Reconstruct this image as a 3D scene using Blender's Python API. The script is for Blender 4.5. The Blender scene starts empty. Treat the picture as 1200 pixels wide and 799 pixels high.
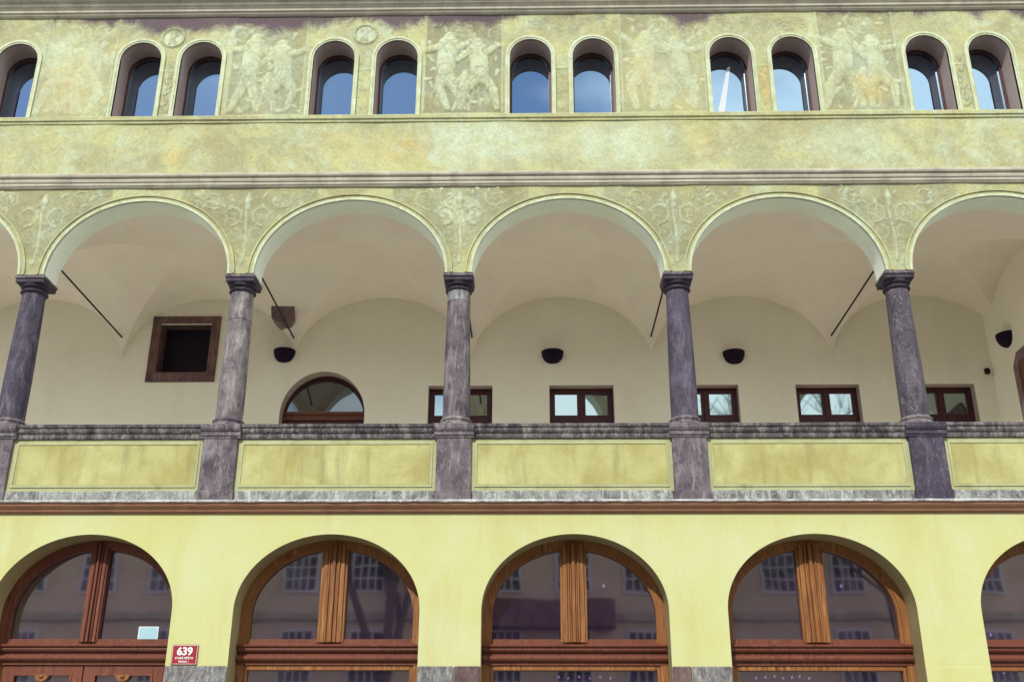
import bpy, math, random
import numpy as np
from mathutils import Matrix, Vector

R = math.radians
random.seed(11)
rng = np.random.default_rng(7)
scene = bpy.context.scene
COL = scene.collection

# ------------------------------------------------------------------ camera
cd = bpy.data.cameras.new('camera')
camera = bpy.data.objects.new('camera', cd)
COL.objects.link(camera)
scene.camera = camera
cd.sensor_width = 36.0
cd.lens = 37.28
cd.clip_start = 0.1
cd.clip_end = 1500
th, ya, ro = 0.3935, -0.0191, 0.0030
F = Vector((math.sin(ya)*math.cos(th), math.cos(ya)*math.cos(th), math.sin(th)))
RR = Vector((math.cos(ya), -math.sin(ya), 0))
UU = RR.cross(F)
R2 = RR*math.cos(ro) + UU*math.sin(ro)
U2 = -RR*math.sin(ro) + UU*math.cos(ro)
m = Matrix((R2, U2, -F)).transposed().to_4x4()
m.translation = Vector((3.9858, -13.0388, 1.6))
camera.matrix_world = m

# ------------------------------------------------------------------ world and sun
SUN_EL, SUN_AZ = R(38.5), R(19)            # azimuth towards the left of the facade's normal
sdir = Vector((-math.sin(SUN_AZ)*math.cos(SUN_EL), -math.cos(SUN_AZ)*math.cos(SUN_EL), math.sin(SUN_EL)))
world = bpy.data.worlds.new('World')
scene.world = world
world.use_nodes = True
wt = world.node_tree
for n in list(wt.nodes): wt.nodes.remove(n)
wo = wt.nodes.new('ShaderNodeOutputWorld')
wb = wt.nodes.new('ShaderNodeBackground'); wb.inputs['Strength'].default_value = 0.115
sky = wt.nodes.new('ShaderNodeTexSky'); sky.sky_type = 'NISHITA'; sky.sun_disc = False
sky.sun_elevation = SUN_EL
sky.sun_rotation = math.atan2(sdir.x, sdir.y)
sky.air_density = 1.1; sky.dust_density = 0.12; sky.ozone_density = 1.4
tc = wt.nodes.new('ShaderNodeTexCoord')
mp = wt.nodes.new('ShaderNodeMapping'); mp.inputs['Scale'].default_value = (1.0, 1.0, 2.2)
ns = wt.nodes.new('ShaderNodeTexNoise'); ns.inputs['Scale'].default_value = 2.6
ns.inputs['Detail'].default_value = 7; ns.inputs['Roughness'].default_value = .58
sx = wt.nodes.new('ShaderNodeSeparateXYZ')
gx = wt.nodes.new('ShaderNodeMapRange')      # more cloud towards +x
gx.inputs['From Min'].default_value = -0.12; gx.inputs['From Max'].default_value = 0.36
gx.inputs['To Min'].default_value = -0.34; gx.inputs['To Max'].default_value = 0.50
gz = wt.nodes.new('ShaderNodeMapRange')      # and towards the horizon
gz.inputs['From Min'].default_value = 0.28; gz.inputs['From Max'].default_value = 0.5
gz.inputs['To Min'].default_value = 0.48; gz.inputs['To Max'].default_value = 0.0
ad = wt.nodes.new('ShaderNodeMath'); ad.operation = 'ADD'
ad2 = wt.nodes.new('ShaderNodeMath'); ad2.operation = 'ADD'
rp = wt.nodes.new('ShaderNodeValToRGB')
rp.color_ramp.elements[0].position = 0.46; rp.color_ramp.elements[1].position = 0.68
mx = wt.nodes.new('ShaderNodeMix'); mx.data_type = 'RGBA'
mx.inputs['B'].default_value = (11.5, 12.4, 12.8, 1)
L = wt.links.new
L(tc.outputs['Generated'], mp.inputs['Vector']); L(mp.outputs['Vector'], ns.inputs['Vector'])
L(tc.outputs['Generated'], sx.inputs[0]); L(sx.outputs['X'], gx.inputs['Value']); L(sx.outputs['Z'], gz.inputs['Value'])
L(ns.outputs['Fac'], ad.inputs[0]); L(gx.outputs['Result'], ad.inputs[1])
L(ad.outputs[0], ad2.inputs[0]); L(gz.outputs['Result'], ad2.inputs[1]); L(ad2.outputs[0], rp.inputs['Fac'])
L(sky.outputs['Color'], mx.inputs['A']); L(rp.outputs['Color'], mx.inputs['Factor'])
L(mx.outputs['Result'], wb.inputs['Color']); L(wb.outputs[0], wo.inputs['Surface'])

sl = bpy.data.lights.new('sun', 'SUN'); sl.energy = 3.15; sl.angle = R(0.55); sl.color = (1.0, .95, .87)
sun = bpy.data.objects.new('sun', sl); COL.objects.link(sun)
sun.rotation_euler = sdir.to_track_quat('Z', 'Y').to_euler()
sun.location = (-5, -20, 25)

scene.view_settings.view_transform = 'Standard'
scene.view_settings.look = 'None'
scene.view_settings.exposure = 0.46
scene.view_settings.gamma = 1
scene.render.resolution_x = 1024; scene.render.resolution_y = 681

# ------------------------------------------------------------------ helpers
class MB:
    def __init__(s): s.v = []; s.f = []
    def add(s, vs, fs):
        o = len(s.v); s.v += [tuple(p) for p in vs]; s.f += [tuple(i+o for i in f) for f in fs]; return s
    def box(s, x0, x1, y0, y1, z0, z1, b=0.0):
        if b <= 0:
            vs = [(x0,y0,z0),(x1,y0,z0),(x1,y1,z0),(x0,y1,z0),(x0,y0,z1),(x1,y0,z1),(x1,y1,z1),(x0,y1,z1)]
            return s.add(vs, [(0,3,2,1),(4,5,6,7),(0,1,5,4),(1,2,6,5),(2,3,7,6),(3,0,4,7)])
        vs = []; cx, cy, cz = (x0+x1)/2, (y0+y1)/2, (z0+z1)/2
        hx, hy, hz = (x1-x0)/2, (y1-y0)/2, (z1-z0)/2
        idx = {}
        for sx_ in (-1,1):
            for sy_ in (-1,1):
                for sz_ in (-1,1):
                    for a in range(3):
                        d = [hx-b, hy-b, hz-b]; d[a] = (hx, hy, hz)[a]
                        idx[(sx_,sy_,sz_,a)] = len(vs); vs.append((cx+sx_*d[0], cy+sy_*d[1], cz+sz_*d[2]))
        fs = []
        S = (-1, 1)
        for a in range(3):
            o = [k for k in range(3) if k != a]
            for sa in S:
                q = []
                for (u, w) in ((-1,-1),(1,-1),(1,1),(-1,1)):
                    t = [0,0,0]; t[a] = sa; t[o[0]] = u; t[o[1]] = w; q.append(idx[(t[0],t[1],t[2],a)])
                fs.append(q)
            for u in S:
                for w in S:
                    t = [0,0,0]; t[o[0]] = u; t[o[1]] = w; q = []
                    for sa, ax in ((-1,o[0]),(1,o[0]),(1,o[1]),(-1,o[1])):
                        t[a] = sa; q.append(idx[(t[0],t[1],t[2],ax)])
                    fs.append(q)
        for a in S:
            for b_ in S:
                for c in S: fs.append([idx[(a,b_,c,k)] for k in range(3)])
        return s.add(vs, fs)
    def profx(s, prof, x0, x1, n=1, caps=True, wob=0.0):
        """profile [(y,z)...] extruded along x"""
        k = len(prof); vs = []
        for i in range(n+1):
            x = x0 + (x1-x0)*i/n
            for j, (y, z) in enumerate(prof):
                w = wob*(random.random()-.5) if wob and 0 < j < k-1 else 0
                vs.append((x, y+w, z+w))
        fs = []
        for i in range(n):
            for j in range(k-1):
                a = i*k+j; fs.append((a, a+1, a+k+1, a+k))
        if caps: fs.append(tuple(range(k))[::-1]); fs.append(tuple(n*k+j for j in range(k)))
        return s.add(vs, fs)
    def ring(s, A, B, y0, y1, closed=False, back=False):
        """band between outlines A (outer) and B (inner), both [(x,z)], front y0, depth to y1"""
        n = len(A)
        vs = [(x,y0,z) for x,z in A]+[(x,y0,z) for x,z in B]+[(x,y1,z) for x,z in B]+[(x,y1,z) for x,z in A]
        fs = []
        m_ = n if closed else n-1
        for i in range(m_):
            j = (i+1) % n
            fs += [(i,j,n+j,n+i),(n+i,n+j,2*n+j,2*n+i),(3*n+i,3*n+j,j,i)]
            if back: fs.append((2*n+i,2*n+j,3*n+j,3*n+i))
        if not closed: fs += [(0,n,2*n,3*n),(n-1,4*n-1,3*n-1,2*n-1)]
        return s.add(vs, fs)
    def poly(s, O, y, y1=None):
        n = len(O); vs = [(x,y,z) for x,z in O]; fs = [tuple(range(n))]
        if y1 is not None:
            vs += [(x,y1,z) for x,z in O]; fs.append(tuple(range(n,2*n))[::-1])
            fs += [(i,(i+1)%n,n+(i+1)%n,n+i) for i in range(n)]
        return s.add(vs, fs)
    def lathe(s, prof, cx, cy, n=32, jit=0.0):
        """[(r,z)...] round the vertical axis at cx, cy"""
        vs = []; k = len(prof)
        for j in range(n):
            a = 2*math.pi*j/n
            for r, z in prof:
                rr = r*(1+jit*(random.random()-.5)); vs.append((cx+rr*math.cos(a), cy+rr*math.sin(a), z))
        fs = []
        for j in range(n):
            for i in range(k-1):
                a = j*k+i; b = ((j+1)%n)*k+i; fs.append((a, b, b+1, a+1))
        fs.append(tuple(j*k for j in range(n))[::-1]); fs.append(tuple(j*k+k-1 for j in range(n)))
        return s.add(vs, fs)
    def tube(s, P, Q, r, n=10):
        P = Vector(P); Q = Vector(Q); d = (Q-P).normalized()
        u = d.orthogonal().normalized(); w = d.cross(u); vs = []
        for c in (P, Q):
            for j in range(n):
                a = 2*math.pi*j/n; vs.append(c+u*(r*math.cos(a))+w*(r*math.sin(a)))
        fs = [(j,(j+1)%n,n+(j+1)%n,n+j) for j in range(n)]+[tuple(range(n))[::-1], tuple(range(n,2*n))]
        return s.add(vs, fs)
    def build(s, name, mat, parent=None, smooth=False, fix=True, label=None):
        me = bpy.data.meshes.new(name); me.from_pydata(s.v, [], s.f); me.validate()
        if fix:
            import bmesh
            b = bmesh.new(); b.from_mesh(me); bmesh.ops.recalc_face_normals(b, faces=b.faces[:]); b.to_mesh(me); b.free()
        me.materials.append(mat)
        if smooth:
            me.polygons.foreach_set('use_smooth', [True]*len(me.polygons))
            if smooth != 'all': me.set_sharp_from_angle(angle=R(35))
        o = bpy.data.objects.new(name, me); COL.objects.link(o)
        if parent: o.parent = parent; o.matrix_parent_inverse = parent.matrix_basis.inverted()
        if label: o['label'] = label
        return o

def empty(name, loc, label=None, cat=None, group=None, parent=None):
    o = bpy.data.objects.new(name, None); COL.objects.link(o); o.location = loc; o.empty_display_size = .2
    tag(o, label, cat, group)
    if parent: o.parent = parent; o.matrix_parent_inverse = parent.matrix_basis.inverted()
    return o
def tag(o, label=None, cat=None, group=None, kind=None):
    for k, v in (('label',label),('category',cat),('group',group),('kind',kind)):
        if v: o[k] = v
    return o
def arch(cx, a, zs, b, zb=None, n=40):
    P = [(cx-a*math.cos(math.pi*i/n), zs+b*math.sin(math.pi*i/n)) for i in range(n+1)]
    if zb is not None: P = [(cx-a, zb)]+P+[(cx+a, zb)]
    return P
def az(x, cx, a, zs, b):
    t = 1-((x-cx)/a)**2
    return zs + (b*math.sqrt(t) if t > 0 else 0)

# ------------------------------------------------------------------ materials
def lin(r, g, b): return tuple(((c/255)/12.92 if c/255 <= .04045 else ((c/255+.055)/1.055)**2.4) for c in (r,g,b))
def newmat(name):
    M = bpy.data.materials.new(name); M.use_nodes = True; t = M.node_tree
    return M, t, t.nodes['Principled BSDF']
def N(t, ty, **kw):
    n = t.nodes.new(ty)
    for k, v in kw.items():
        if k in n.inputs: n.inputs[k].default_value = v
        else: setattr(n, k, v)
    return n
def coords(t, scale=(1,1,1), loc=(0,0,0), obj=False):
    g = N(t, 'ShaderNodeTexCoord'); mp_ = N(t, 'ShaderNodeMapping'); mp_.inputs['Scale'].default_value = scale
    mp_.inputs['Location'].default_value = loc
    src = g.outputs['Object']
    t.links.new(src, mp_.inputs['Vector'])
    return mp_.outputs['Vector']
def noise(t, vec, scale, detail=5, rough=.55, dist=0.0):
    n = N(t, 'ShaderNodeTexNoise'); n.inputs['Scale'].default_value = scale; n.inputs['Detail'].default_value = detail
    n.inputs['Roughness'].default_value = rough; n.inputs['Distortion'].default_value = dist
    t.links.new(vec, n.inputs['Vector']); return n.outputs['Fac']
def ramp(t, fac, p0, p1, c0=(0,0,0,1), c1=(1,1,1,1)):
    r = N(t, 'ShaderNodeValToRGB'); e = r.color_ramp.elements
    e[0].position = p0; e[1].position = p1; e[0].color = c0; e[1].color = c1
    t.links.new(fac, r.inputs['Fac']); return r.outputs['Color']
def mix(t, fac, A, B, mode='MIX'):
    n = N(t, 'ShaderNodeMix', data_type='RGBA', blend_type=mode)
    for k, s in (('Factor', fac), ('A', A), ('B', B)):
        if isinstance(s, (int, float)): n.inputs[k].default_value = s
        elif isinstance(s, tuple): n.inputs[k].default_value = tuple(s[:3])+(1,)
        else: t.links.new(s, n.inputs[k])
    return n.outputs['Result']
def scl(t, fac, k):
    n = N(t, 'ShaderNodeMath', operation='MULTIPLY'); t.links.new(fac, n.inputs[0]); n.inputs[1].default_value = k
    return n.outputs[0]
def bump(t, bs, h, strength, dist=.01):
    b = N(t, 'ShaderNodeBump'); b.inputs['Strength'].default_value = strength; b.inputs['Distance'].default_value = dist
    t.links.new(h, b.inputs['Height']); t.links.new(b.outputs['Normal'], bs.inputs['Normal'])

def plaster(name, base, light, dark, rough=.9, streak=.35, sc=1.0, bs_=.25, spots=0):
    M, t, b = newmat(name)
    v = coords(t); v2 = coords(t, (1.6, 1.6, .25))
    c = mix(t, ramp(t, noise(t, v, 1.1*sc, 6, .6, .4), .38, .66), base, light)
    c = mix(t, scl(t, ramp(t, noise(t, v2, 1.8*sc, 6, .6), .52, .8), streak), c, dark)
    c = mix(t, scl(t, ramp(t, noise(t, v, 22, 4, .6), .45, .75), .22), c, dark)
    if spots: c = mix(t, scl(t, ramp(t, noise(t, v, 4.3, 7, .72, .5), .665, .72), spots), c, (.26,.17,.12))
    t.links.new(c, b.inputs['Base Color']); b.inputs['Roughness'].default_value = rough
    b.inputs['Specular IOR Level'].default_value = .2
    bump(t, b, noise(t, v, 30, 5, .65), bs_, .006)
    return M
M = {}
M['lower'] = plaster('ochre_plaster', (.485,.49,.205), (.505,.53,.29), (.44,.39,.15), streak=.7, sc=.8)
M['border'] = plaster('panel_border_plaster', (.355,.365,.185), (.41,.43,.245), (.19,.18,.10), streak=.7, sc=2)
M['panel'] = plaster('parapet_panel_plaster', (.34,.315,.115), (.46,.46,.21), (.225,.195,.09), streak=1.0, sc=1.5)
M['soffit'] = plaster('arch_soffit_plaster', (.72,.77,.64), (.78,.84,.71), (.60,.60,.49), streak=.3)
M['trim'] = plaster('pale_trim_plaster', (.42,.45,.27), (.52,.58,.42), (.26,.25,.14), streak=.8, sc=5)
M['vault'] = plaster('vault_whitewash', (.79,.70,.61), (.83,.75,.65), (.68,.58,.51), streak=.35, spots=.55)
M['inner'] = plaster('loggia_wall_whitewash', (.84,.78,.65), (.87,.83,.70), (.73,.66,.54), streak=.4, spots=.35)
M['reveal'] = plaster('window_reveal_plaster', (.37,.285,.265), (.43,.36,.32), (.26,.18,.19), streak=.3)
M['cornice'] = plaster('cornice_plaster', (.37,.34,.27), (.48,.455,.36), (.22,.185,.155), streak=.7, sc=2)
M['brownband'] = plaster('red_brown_moulding', (.285,.14,.088), (.33,.175,.11), (.17,.08,.055), streak=.6, sc=2)
M['floor'] = plaster('loggia_floor_stone', (.70,.69,.55), (.74,.73,.60), (.58,.56,.46))
M['jamb'] = plaster('brown_jamb_plaster', (.25,.19,.09), (.32,.26,.12), (.16,.10,.06), streak=.5)
M['opp'] = plaster('opposite_plaster', (.50,.40,.30), (.55,.46,.34), (.36,.27,.22))

def stone(name, base, light, dark, spk=(.66,.64,.66), amt=.5, sc=1.0):
    Mt, t, b = newmat(name)
    v = coords(t); v2 = coords(t, (2.5, 2.5, .6))
    oi = N(t, 'ShaderNodeObjectInfo')
    c = mix(t, ramp(t, noise(t, v, 3.4*sc, 8, .72, .6), .40, .60), base, dark)
    c = mix(t, ramp(t, noise(t, v2, 4.5*sc, 9, .78, .4), .48, .66), c, light)
    c = mix(t, scl(t, ramp(t, noise(t, v, 42*sc, 3, .7), .60, .70), amt), c, spk)
    c = mix(t, scl(t, ramp(t, noise(t, v, 60, 2, .5), .58, .7), .5), c, dark)
    t.links.new(c, b.inputs['Base Color']); b.inputs['Roughness'].default_value = .78
    bump(t, b, noise(t, v, 34, 6, .7), .55, .012)
    return Mt
M['stone'] = stone('grey_sandstone', (.118,.098,.108), (.25,.22,.22), (.045,.032,.045), amt=.2)
M['stone_pale'] = stone('grey_sandstone_light', (.175,.152,.150), (.33,.31,.285), (.075,.058,.068), amt=.25)
M['stone_dark'] = stone('purple_grey_sandstone', (.048,.036,.064), (.125,.105,.135), (.022,.016,.033), amt=.22)
M['stone_blue'] = stone('slate_purple_sandstone', (.072,.056,.090), (.14,.12,.155), (.035,.026,.046), amt=.15)
M['stone_spot'] = stone('speckled_purple_sandstone', (.066,.053,.070), (.14,.12,.135), (.030,.022,.036), amt=.5)
M['cap_dark'] = stone('dark_capital_stone', (.030,.020,.040), (.065,.050,.070), (.014,.009,.020), amt=.06)
M['rail'] = stone('parapet_cap_stone', (.088,.074,.078), (.27,.245,.225), (.024,.018,.024), amt=.3)
M['plinth'] = stone('weathered_plinth_stone', (.23,.25,.225), (.46,.50,.45), (.09,.085,.085), amt=.8)
M['dado'] = stone('mottled_dado_stone', (.17,.17,.165), (.36,.37,.34), (.07,.055,.065), amt=.6, sc=2.2)
M['dado_brown'] = stone('brown_dado_stone', (.11,.065,.06), (.17,.11,.095), (.055,.03,.035), amt=.2)
M['plaque'] = stone('red_sandstone_plaque', (.20,.125,.13), (.26,.17,.17), (.12,.07,.08), amt=.1)
M['edge'] = stone('sunlit_edge_stone', (.46,.46,.44), (.66,.68,.64), (.20,.18,.19), amt=.6)  # pale colour paints in the sunlit line along the balcony edge
M['frame_stone'] = stone('red_brown_stone_surround', (.150,.078,.068), (.21,.12,.105), (.075,.035,.045), amt=.1)

def wood(name, base, light, dark, rough=.42):
    Mt, t, b = newmat(name)
    v = coords(t, (26, 26, 1.3)); v2 = coords(t, (2, 2, 1))
    c = mix(t, ramp(t, noise(t, v, 1.6, 6, .65, .6), .36, .66), dark, light)
    c = mix(t, ramp(t, noise(t, v2, 2.0, 3), .35, .65), c, base)
    t.links.new(c, b.inputs['Base Color']); b.inputs['Roughness'].default_value = rough
    b.inputs['Specular IOR Level'].default_value = .35
    bump(t, b, noise(t, v, 2.2, 5, .6), .2, .004)
    return Mt
M['wood'] = wood('varnished_oak', (.225,.088,.028), (.40,.19,.055), (.085,.024,.014))
M['wood_red'] = wood('red_brown_varnished_wood', (.150,.046,.026), (.22,.078,.038), (.070,.016,.014))
M['wood_dark'] = wood('dark_red_window_wood', (.065,.013,.018), (.09,.022,.024), (.03,.006,.011))
M['wood_upper'] = wood('orange_brown_frame_wood', (.085,.036,.030), (.12,.055,.040), (.045,.018,.020))

def flat(name, col, rough=.6, metal=0.0, spec=.3):
    Mt, t, b = newmat(name); v = coords(t)
    c = mix(t, scl(t, noise(t, v, 14, 4), .5), tuple(col), tuple(k*.6 for k in col))
    t.links.new(c, b.inputs['Base Color']); b.inputs['Roughness'].default_value = rough
    b.inputs['Metallic'].default_value = metal; b.inputs['Specular IOR Level'].default_value = spec
    return Mt
M['iron'] = flat('black_iron', (.022,.014,.016), .6)
M['lamp'] = flat('dark_lamp_shade', (.014,.006,.020), .8, spec=.15)
M['dark_room'] = flat('dark_interior', (.035,.020,.048), .9)
M['shutter'] = flat('dark_window_backing', (.012,.006,.018), .7)
M['enamel'] = flat('red_enamel', (.30,.022,.028), .3, spec=.5)
M['white'] = flat('white_enamel', (.80,.80,.80), .4)
M['card'] = flat('pale_blue_card', (.36,.60,.66), .6)
M['paper'] = flat('white_strip', (.62,.68,.72), .6)
M['asphalt'] = plaster('street_cobbles', (.34,.33,.31), (.40,.39,.36), (.22,.21,.2), sc=3)
M['pave'] = plaster('pavement_stone', (.36,.35,.33), (.42,.41,.38), (.24,.23,.22), sc=3)
M['tile'] = flat('clay_roof_tiles', (.28,.10,.06), .8)
M['oppwin'] = flat('pale_painted_frame', (.62,.60,.62), .6)

def glass(name, body, refl, tint=(1,1,1), wav=.02, transp=0.0, tcol=(.5,.4,.6), wsc=1.2):
    """old window glass: a dark body or a clear tinted one, with a mirror-like surface slightly uneven"""
    Mt = bpy.data.materials.new(name); Mt.use_nodes = True; t = Mt.node_tree
    for n in list(t.nodes): t.nodes.remove(n)
    out = N(t, 'ShaderNodeOutputMaterial')
    d = N(t, 'ShaderNodeBsdfDiffuse'); d.inputs['Color'].default_value = tuple(body)+(1,)
    base = d.outputs[0]
    if transp > 0:
        tr = N(t, 'ShaderNodeBsdfTransparent'); tr.inputs['Color'].default_value = tuple(tcol)+(1,)
        ms = N(t, 'ShaderNodeMixShader'); ms.inputs[0].default_value = transp
        t.links.new(base, ms.inputs[1]); t.links.new(tr.outputs[0], ms.inputs[2]); base = ms.outputs[0]
    g = N(t, 'ShaderNodeBsdfGlossy'); g.inputs['Color'].default_value = tuple(tint)+(1,); g.inputs['Roughness'].default_value = .03
    v = coords(t); bp_ = N(t, 'ShaderNodeBump'); bp_.inputs['Strength'].default_value = 1.0; bp_.inputs['Distance'].default_value = wav
    t.links.new(noise(t, v, wsc, 2, .4), bp_.inputs['Height']); t.links.new(bp_.outputs['Normal'], g.inputs['Normal'])
    ms = N(t, 'ShaderNodeMixShader'); ms.inputs[0].default_value = refl
    t.links.new(base, ms.inputs[1]); t.links.new(g.outputs[0], ms.inputs[2]); t.links.new(ms.outputs[0], out.inputs['Surface'])
    return Mt
M['glass_up'] = glass('upper_window_glass', (.012,.006,.03), .44, (.58,.82,1.0), .0012)
M['glass_log'] = glass('loggia_window_glass', (.015,.006,.02), .38, (.80,1.0,1.0), .0015)
M['glass_fan'] = glass('fanlight_glass', (.012,.004,.018), .15, (.9,1,1), .003)
M['glass_low'] = glass('shop_window_glass', (.022,.012,.034), .29, (1,.91,1), .0014, .42, (.40,.30,.46))
M['glass_opp'] = glass('opposite_window_glass', (.05,.045,.06), .04, (1,1,1), .01)

# ------------------------------------------------------------------ the frescoed wall: relief and wash maps (1 cm grid over the facade)
X0, X1, ZL, ZH, RES = -7.5, 13.5, 7.9, 12.7, .0125
nx_, nz_ = int((X1-X0)/RES)+1, int((ZH-ZL)/RES)+1
Hm = np.zeros((nz_, nx_), np.float32); INK = np.zeros_like(Hm); PALE = np.zeros_like(Hm); OCH = np.zeros_like(Hm)
gxs = X0+np.arange(nx_)*RES; gzs = ZL+np.arange(nz_)*RES
def win(xa, xb, za, zb):
    i0 = max(0, int((xa-X0)/RES)); i1 = min(nx_, int((xb-X0)/RES)+2); j0 = max(0, int((za-ZL)/RES)); j1 = min(nz_, int((zb-ZL)/RES)+2)
    return slice(j0, j1), slice(i0, i1)
def capsule(p, q, r0, r1, hgt=.3, ink=.8):
    r = max(r0, r1)+.03
    s = win(min(p[0],q[0])-r, max(p[0],q[0])+r, min(p[1],q[1])-r, max(p[1],q[1])+r)
    Xg, Zg = np.meshgrid(gxs[s[1]], gzs[s[0]])
    if Xg.size == 0: return
    dx, dz = q[0]-p[0], q[1]-p[1]; l2 = dx*dx+dz*dz+1e-9
    t = np.clip(((Xg-p[0])*dx+(Zg-p[1])*dz)/l2, 0, 1)
    d = np.hypot(Xg-p[0]-t*dx, Zg-p[1]-t*dz); rr = r0+(r1-r0)*t
    h = hgt*rr*np.sqrt(np.clip(1-(d/rr)**2, 0, 1))
    Hm[s] = np.maximum(Hm[s], h)
    e = np.clip(1-np.abs(d-rr)/.011, 0, 1)*ink
    ins = d < rr
    INK[s] = np.where(ins, INK[s]*.35, INK[s]); INK[s] = np.maximum(INK[s], e)
    PALE[s] = np.maximum(PALE[s], np.where(ins, .55, 0))
def stroke(P, w0, w1, hgt=.35, ink=.5):
    n = len(P)
    for i in range(n-1):
        a = w0+(w1-w0)*i/(n-1); b = w0+(w1-w0)*(i+1)/(n-1)
        capsule(P[i], P[i+1], a, b, hgt, ink)
def spiral(cx, cz, r, a0, turns, sgn, n=22):
    return [(cx+r*(1-.86*i/n)*math.cos(a0+sgn*turns*2*math.pi*i/n), cz+r*(1-.86*i/n)*math.sin(a0+sgn*turns*2*math.pi*i/n)) for i in range(n+1)]
def leaf(x, z, l, a):
    capsule((x, z), (x+l*.5*math.cos(a), z+l*.5*math.sin(a)), l*.10, l*.22, .3, .45)
    capsule((x+l*.5*math.cos(a), z+l*.5*math.sin(a)), (x+l*math.cos(a), z+l*math.sin(a)), l*.22, l*.04, .3, .45)
def scroll(cx, cz, r, a0, sgn, ink=.45):
    P = spiral(cx, cz, r, a0, 1.35, sgn); stroke(P, r*.10, r*.05, .5, ink)
    for i in range(2, len(P)-4, 3):
        d = math.atan2(P[i][1]-cz, P[i][0]-cx)+sgn*random.uniform(.3, .9); leaf(P[i][0], P[i][1], r*random.uniform(.28, .5), d)
    leaf(cx, cz, r*.3, random.random()*6)
def figure(x, z, h, lean=0.0, flip=1):
    """generic draped relief figure, head top about z+h"""
    hip = (x, z+h*.48); neck = (x+lean*h*.3, z+h*.82); head = (x+lean*h*.36, z+h*.92)
    capsule(hip, neck, h*.105, h*.12, .30); capsule(head, (head[0]+.004, head[1]+.01), h*.07, h*.065, .4)
    for s in (-1, 1):
        k = (x+s*h*random.uniform(.05,.16), z+h*.26); f = (k[0]+s*h*random.uniform(-.1,.12), z+h*.02)
        capsule(hip, k, h*.085, h*.06, .3); capsule(k, f, h*.06, h*.035, .3)
        sh = (neck[0]+s*h*.11, neck[1]-h*.03); a = random.uniform(-1.2, 1.2)
        e = (sh[0]+s*h*.16*math.cos(a), sh[1]+h*.16*math.sin(a)); hd = (e[0]+s*h*random.uniform(-.05,.15), e[1]+h*random.uniform(.02,.16))
        capsule(sh, e, h*.05, h*.038, .35); capsule(e, hd, h*.036, h*.025, .35)
    for k in range(5):                          # drapery folds
        xs = x+(k-2)*h*.06; stroke([(xs+h*.03*math.sin(i*1.1+k), z+h*(.5-.09*i)) for i in range(5)], .010, .008, .4, .35)
def wash(arr, x, z, rx, rz, v):
    s = win(x-rx, x+rx, z-rz, z+rz); Xg, Zg = np.meshgrid(gxs[s[1]], gzs[s[0]])
    if Xg.size: arr[s] = np.maximum(arr[s], v*np.clip(1.6*(1-np.hypot((Xg-x)/rx, (Zg-z)/rz)), 0, 1))

COLX = [-5.85, -2.91, 0.0, 3.0, 6.0, 9.0, 12.0]
WINX = [-4.70, -3.75, -1.87, -0.95, 1.05, 2.00, 4.00, 4.94, 6.98, 7.90, 9.89, 10.82, 12.75]
# figured panels between the window pairs
random.seed(5)
panels = [(-3.35, -2.28, .25), (-0.50, 0.62, .8), (2.42, 3.58, 1.0), (5.36, 6.58, .45), (8.32, 9.46, .75)]
for xa, xb, st in panels:
    w = xb-xa; k0 = Hm.copy(); i0 = INK.copy()
    figure(xa+w*.27, 10.68, 1.42, .10); figure(xa+w*.72, 10.68, 1.30, -.12)
    figure(xa+w*.50, 10.66, .72, .1)
    for k in range(6):
        scroll(xa+w*random.uniform(.08,.92), random.uniform(11.9, 12.25), random.uniform(.09,.16), random.random()*6, random.choice((-1,1)))
    for k in range(34):
        x_, z_ = xa+w*random.random(), random.uniform(10.66, 12.3); capsule((x_, z_), (x_+random.uniform(-.10,.10), z_+random.uniform(-.1,.1)), random.uniform(.012,.03), random.uniform(.015,.045), .4, .5)
    for k in range(10):
        x_, z_ = xa+w*random.random(), random.uniform(10.7, 12.2); stroke(spiral(x_, z_, random.uniform(.06,.2), random.random()*6, random.uniform(.3,.8), random.choice((-1,1)), 12), .008, .005, .5, .5)
    s = win(xa+.02, xb-.02, 10.64, 12.38); INK[s] = np.maximum(INK[s], np.where(PALE[s] > .3, 0, .52))
    s = win(xa, xb, 10.5, 12.5); sm = np.zeros_like(Hm); sm[s] = 1
    Hm[:] = np.where(sm > 0, k0+(Hm-k0)*st*.8, k0); INK[:] = np.where(sm > 0, i0+(INK-i0)*st, i0)
    for e in (xa, xb):
        stroke([(e, 10.64), (e, 12.4)], .013, .013, .7, .15)
    wash(PALE, (xa+xb)/2, 11.4, w*.6, 1.0, .45*st+.2)
for x_, z_, rx, rz, v in [(-2.9,11.0,.5,.5,.5), (-3.0,11.5,.45,.4,.3), (9.0,11.0,.45,.35,.8), (5.6,11.2,.5,.7,.35), (6.2,10.7,.35,.3,.4), (7.45,11.1,.13,.5,.9), (1.2,10.1,.5,.35,.3), (2.1,10.05,.7,.35,.5), (-1.2,9.95,.16,.35,.6), (6.5,10.0,.3,.4,.3)]:
    wash(OCH, x_, z_, rx, rz, v)
for x_, z_, rx, rz, v in [(3.4,10.1,1.2,.5,.8), (5.2,10.1,1.1,.5,.7), (8.6,10.0,.9,.45,.5), (-3.1,11.7,.5,.5,.8), (-.1,11.4,.9,1,.5), (5.9,11.3,.4,.6,.5), (8.9,11.5,.5,.5,.8), (3.0,9.0,.5,.4,.5), (5.0,9.4,.3,.3,.3)]:
    wash(PALE, x_, z_, rx, rz, v)
# roundels above the first two window pairs
for cx, cz in [(-1.43, 12.03), (1.50, 12.06)]:
    P = [(cx+.17*math.cos(a*.2618), cz+.17*math.sin(a*.2618)) for a in range(25)]
    stroke(P, .018, .018, .9, .5); figure(cx-.01, cz-.15, .27, .25)
    wash(PALE, cx, cz, .2, .2, .9)
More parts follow.
